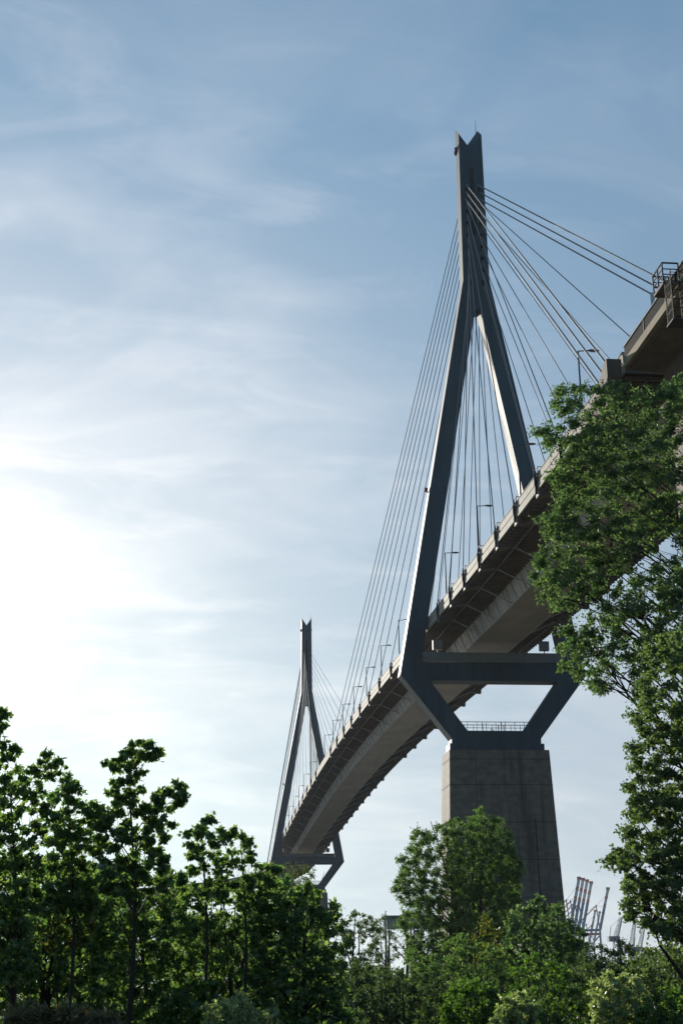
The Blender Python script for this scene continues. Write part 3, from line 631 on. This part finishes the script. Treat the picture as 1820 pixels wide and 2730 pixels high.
plant('thicket_bush', 'rounded mid green bush at the bottom right edge', 'bush', P_((1450, 2230), (1500, 2175), (1568, 2150), (1640, 2150), (1640, BOT), (1460, BOT)), 36, 1540, L_OAK, .085, RH, 26, 70, 1.6, .05, 3, nstem=5, crown='foliage', stem='stem')
plant('bright_shrub', 'bright green shrub in the bottom right corner', 'bush', P_((1470, 2330), (1510, 2290), (1568, 2270), (1640, 2270), (1640, BOT), (1470, BOT)), 25, 1550, L_BRIGHT, .075, RH, 22, 50, .7, .03, 3, nstem=4, crown='foliage', stem='stem')
# big trees on the right
RP = P_((1328, 880), (1361, 885), (1391, 875), (1424, 870), (1440, 905), (1490, 912), (1530, 900), (1560, 870), (1640, 890), (1760, 960), (1800, 1200), (1780, 1500), (1640, 1540), (1560, 1520), (1500, 1500), (1478, 1600), (1450, 1520), (1420, 1540), (1391, 1592), (1361, 1560), (1311, 1555), (1271, 1490), (1306, 1440), (1381, 1405), (1336, 1355), (1328, 1388), (1306, 1400), (1264, 1388), (1251, 1345), (1223, 1320), (1261, 1262), (1238, 1240), (1261, 1170), (1298, 1150), (1278, 1105), (1291, 1050), (1248, 992), (1284, 960), (1268, 940), (1291, 905))
plant('linden_tree', 'tall leafy linden at upper right covering part of the bridge deck', 'tree', RP, 42, 1640, L_LIND, .11, RH, 26, 100, 3.2, .34, 3, flat=.5, size=.95, space=1.0, holes=((1478, 1300, 34), (1435, 1340, 26), (1530, 1265, 28), (1545, 1400, 14), (1500, 1390, 12), (1430, 1500, 16), (1455, 1440, 14), (1360, 1345, 22), (1330, 1440, 16), (1300, 1345, 16), (1340, 1300, 12), (1410, 1450, 14), (1395, 1250, 10), (1290, 1225, 9), (1290, 1080, 8), (1480, 1460, 14)), limb=.35, lowest=.35, top=900, back=45)
OP = P_((1478, 1545), (1490, 1480), (1540, 1450), (1640, 1450), (1720, 1600), (1740, 2000), (1700, 2170), (1560, 2155), (1500, 2150), (1476, 2128), (1428, 2085), (1448, 2030), (1456, 1998), (1398, 1985), (1421, 1962), (1468, 1965), (1426, 1930), (1471, 1870), (1448, 1835), (1441, 1800), (1471, 1770), (1456, 1735), (1491, 1700), (1454, 1650), (1480, 1625))
plant('oak_tree', 'darker small leafed tree along the lower right edge, reaching down to the bushes', 'tree', OP, 33, 1620, L_OAK, .09, OK_, 25, 85, 1.8, .22, 3, flat=.6, size=.8, holes=((1500, 2140, 16), (1475, 1690, 16), (1530, 2100, 13), (1520, 1570, 16), (1470, 1900, 10), (1490, 1790, 10), (1500, 1640, 12)), limb=.5, lowest=.15, top=1540, back=25)
# thick young wood closing the view behind the near trees, one mass
prof = [(-250, 2060), (150, 2060), (430, 2085), (600, 2110), (720, 2160), (770, 2218), (1030, 2232), (1100, 2215), (1330, 2205), (1460, 2190), (1600, 2160), (1820, 2150)]
C = []; RR = []
for _ in range(1500):
    fx = rng.uniform(-250, 1820); d = rng.uniform(50, 74); tpx = np.interp(fx, [p[0] for p in prof], [p[1] for p in prof]) + rng.uniform(0, 45)
    t_ = atf(fx, tpx, d); C.append((t_[0], t_[1], GZ + (t_[2] - GZ) * rng.uniform(.05, 1) ** .6)); RR.append(rng.uniform(.5, .85))
P = leaves_in(np.array(C), RR, 80); P = P[P[:, 2] > GZ]
dw = leafobj('young_wood', P, .15, RH, L_BUSH, None); tag(dw, 'dark mass of young wood closing the view behind the nearer trees', 'wood', kind='stuff')
# undergrowth that nobody could count, on the ground between and behind the shrubs
n = 900; dist = rng.uniform(30, 78, n); f = rng.uniform(-250, 1820, n)
C = np.array([atf(a, 2253, d) for a, d in zip(f, dist)]); C[:, 2] = GZ + rng.uniform(.1, 1.25, n)
P = leaves_in(C, rng.uniform(.45, .8, n), 70); P = P[P[:, 2] > GZ]
ug = leafobj('undergrowth', P, .11, RH, L_BUSH, None); tag(ug, 'tangled low green undergrowth covering the ground', 'undergrowth', kind='stuff')
# ------------------------------------------------------------------ harbour
def banded(m, a, b, w, h, cols):
    a = Vector(a); b = Vector(b); t0 = 0
    for t1, c in cols: m.bar(a.lerp(b, t0), a.lerp(b, t1 - .0005), w, h, c); t0 = t1
CMATS = [CR_BLUE, CR_RED, CR_WHITE, CR_GREY]
def container_crane(label, px, ytop, dist, group):
    """ship to shore gantry crane with its boom raised; built facing the water (local +y to the right of the view)"""
    b0 = at(px, 2510, dist); base = np.array((b0[0], b0[1], GZ))
    root = thing('container_crane', label, 'crane', tuple(base), group)
    top = at(px, ytop, dist); H = top[2] - GZ
    # local frame: w = towards the water (right in view), l = along the quay (away from the viewer)
    ang_ = math.atan2(b0[1] - CAM[1], b0[0] - CAM[0]); root.rotation_euler = (0, 0, ang_)
    hz = 50.0; th = Vector((0, -(5 + .03 * H), H)); hinge = Vector((0, 3.5, hz))
    m = MB()
    for x in (-1.6, 1.6):
        o_ = Vector((x, 0, 0)); banded(m, hinge + o_, th + o_, 1.3, 2.9, ((.56, 0), (.62, 1), (.74, 2), (.82, 1), (.97, 2), (1, 1)))
    for q in np.linspace(.1, .98, 9): p = hinge.lerp(th, q); m.bar(p + Vector((-1.6, 0, 0)), p + Vector((1.6, 0, 0)), .8, .8, 0)
    m.box(-2.6, 2.6, th.y - 1.8, th.y + 2.2, H - 1.5, H + 1.2, 1); m.build('boom', CMATS, root)
    m = MB()
    for x in (-9, 9):
        for y in (3.5, 33.5): m.bar((x, y, 0), (x * .8, y, hz + 2), 2.0, 2.0, 3 if y > 10 else 0)
        m.bar((x, 3.5, 14), (x, 33.5, 14), 1.6, 2.2, 1); m.bar((x * .8, 3.5, hz - 4), (x * .8, 33.5, hz - 4), 1.4, 2, 1)
        m.bar((x, 33.5, 14), (x * .85, 3.5, hz - 5), 1.1, 1.1, 0)
    for y in (3.5, 33.5): m.bar((-9, y, 14), (9, y, 14), 1.4, 2, 0); m.bar((-7.3, y, hz), (7.3, y, hz), 1.6, 2.2, 1); m.box(-11, 11, y - 1, y + 1, 0, 2.2, 3)
    m.build('portal_frame', CMATS, root)
    m = MB()
    for x in (-2.6, 2.6): m.bar((x, 3.5, hz), (x, 52, hz), 1.2, 2.4, 0)
    m.box(-4, 4, 34, 46, hz + 1.3, hz + 7, 2); m.box(-3, 3, 46.1, 53, hz + 1.3, hz + 3, 1); m.build('back_girder', CMATS, root)
    m = MB(); ap = Vector((0, 6, hz + 25))
    for x in (-4, 4): m.bar((x, 3.5, hz), ap + Vector((x * .4, 0, 0)), 1.1, 1.1, 0); m.bar((x, 33.5, hz), ap + Vector((x * .4, 0, 0)), .9, .9, 1)
    m.bar(ap + Vector((-2, 0, 0)), ap + Vector((2, 0, 0)), 1.6, 1.6, 1)
    for q in (.55, .85): m.bar(ap, hinge.lerp(th, q), .25, .25, 3)
    m.bar(ap, (0, 50, hz + 1), .3, .3, 3); m.build('apex_frame', CMATS, root)
    return root
CG = 'container cranes in the harbour beyond the pier'
for i, (px, yt) in enumerate(((1545, 2341), (1556, 2344), (1567, 2348), (1578, 2353))):
    container_crane(['container crane with raised striped boom, leftmost and tallest of the row of four', 'container crane with raised striped boom, second from the left of the four', 'container crane with raised striped boom, third from the left of the four', 'container crane with raised striped boom, rightmost of the row of four'][i], px - 14, yt, 1500 + 26 * i, CG)
container_crane('container crane standing apart to the right, with one striped raised boom', 1609, 2369, 1630, CG)
container_crane('distant low container crane between the row of four and the separate one', 1576, 2428, 2200, CG)
container_crane('faint distant container crane just left of the separate one', 1588, 2432, 2260, CG)
def lattice(label, px0, py0, px1, py1, dist):
    a0 = at(px0, py0, dist); a = Vector((a0[0], a0[1], GZ + (a0[2] - GZ) * .0)); b = Vector(at(px1, py1, dist)); hub = Vector(a0)
    root = thing('lattice_crane', label, 'crane', tuple(a), 'lattice cranes in the harbour')
    m = MB(); w_ = 1.3
    def truss(p, q, w0, w1, nseg):
        t = (q - p).normalized(); r = t.cross(Vector((1, 0, 0))).normalized(); u = r.cross(t)
        c = []
        for i in range(nseg + 1):
            f_ = i / nseg; w2 = w0 + (w1 - w0) * f_; pp = p.lerp(q, f_); c.append([pp + r * w2 + u * w2, pp - r * w2 + u * w2, pp - r * w2 - u * w2, pp + r * w2 - u * w2])
        for i in range(nseg):
            for k in range(4):
                m.bar(c[i][k], c[i + 1][k], .3, .3); m.bar(c[i][k], c[i + 1][(k + 1) % 4], .16, .16); m.bar(c[i][k], c[i][(k + 1) % 4], .16, .16)
    truss(hub - a, b - a, 1.2, .7, 12); m.build('jib', CR_GREY, root)
    m = MB(); truss(Vector((0, 0, 0)), hub - a, 1.6, 1.4, 6); m.build('mast', CR_GREY, root)
    m = MB(); h = hub - a; m.box(h.x - 2, h.x + 2, h.y - 2, h.y + 4.5, h.z - 1.5, h.z + 1.5); m.build('cab', CR_GREY, root)
    m = MB(); m.bar(h + Vector((0, 3.5, 1.5)), h + Vector((0, 2.5, 7)), .4); m.bar(h + Vector((0, 2.5, 7)), (b - a), .15); m.build('stay', CR_GREY, root)
lattice('grey lattice crane with a steep jib, right of the separate container crane', 1640, 2503, 1654, 2446, 900)
lattice('grey lattice crane half hidden by the oak, nearest the dark bush', 1680, 2535, 1690, 2462, 950)
lattice('grey lattice crane deep behind the oak foliage', 1703, 2530, 1716, 2465, 1050)
a = at(1526, 2519, 130); root = thing('dark_shed', 'dark flat roofed shed behind the small trees at the pier base', 'shed', (a[0], a[1], GZ))
m = MB(); hh = a[2] - GZ; m.box(0, 6, -1.15, 4, 0, hh); m.build('wall', SHED, root)
m = MB(); m.box(-.1, 6.1, -1.25, 4.1, hh + .003, hh + .18); m.build('roof', SHED, root)
a = at(1060, 2442, 420); root = thing('harbour_gallery', 'green roofed gallery on posts seen through the bare tree', 'building', (a[0], a[1], GZ)); hh = a[2] - GZ
m = MB(); m.box(-4, 4, -12, 4, hh - .9, hh); m.build('roof', GREENROOF, root)
m = MB(); m.box(-3.5, 3.5, -11.5, 3.5, hh - 3.4, hh - .91); m.build('wall', PALE, root)
m = MB()
for y in np.arange(-11, 3.6, 1.4): m.bar((-3.56, y, hh - 3.4), (-3.56, y, hh - .95), .12, .25)
for y in (-11, -4, 3): m.bar((-3, y, 0), (-3, y, hh - 3.41), .4); m.bar((3, y, 0), (3, y, hh - 3.41), .4)
m.build('post', CR_GREY, root)

# ------------------------------------------------------------------ air
m, nt, out = mat('haze'); v = nt.nodes.new('ShaderNodeVolumePrincipled'); v.inputs['Color'].default_value = (.86, .92, 1, 1); v.inputs['Density'].default_value = .00005; v.inputs['Anisotropy'].default_value = .2
nt.links.new(v.outputs[0], out.inputs['Volume'])
g = MB(); g.box(-700, 3100, -1900, 1900, GZ - 3, 140); tag(g.build('haze', m), kind='stuff')
S.cycles.volume_bounces = 0

# ------------------------------------------------------------------ small things
root = thing('road_sign', 'pale narrow sign plate on a dark post behind the viaduct railing', 'sign', (-101.6, 8.3, az(-101.6) - 1.12))
m = MB(); m.tube([(0, 0, 0), (0, 0, 2.3)], .05, 6); m.build('post', DARKRAIL, root)
m = MB(); m.tube([(0, .02, 1.6), (0, .02, 1.8), (0, .02, 2.7), (0, .02, 2.9)], [.06, .16, .16, .06], 8); m.build('plate', CR_WHITE, root)
a = at(345, 2302, 112); root = thing('flat_roofed_house', 'grey flat roofed house mostly hidden behind the left maples', 'house', (a[0], a[1], GZ)); hh = a[2] - GZ
m = MB(); m.box(0, 8, 0, 3.6, 0, hh - .4); m.build('wall', PALE, root)
m = MB(); m.box(-.3, 8.3, -.3, 3.9, hh - .4, hh); m.build('roof', CORR, root)
for y in (.5, 1.6, 2.7):
    m = MB(); m.box(-.03, .05, y - .35, y + .35, hh - 2.2, hh - .9); m.build('window', SHED, root)
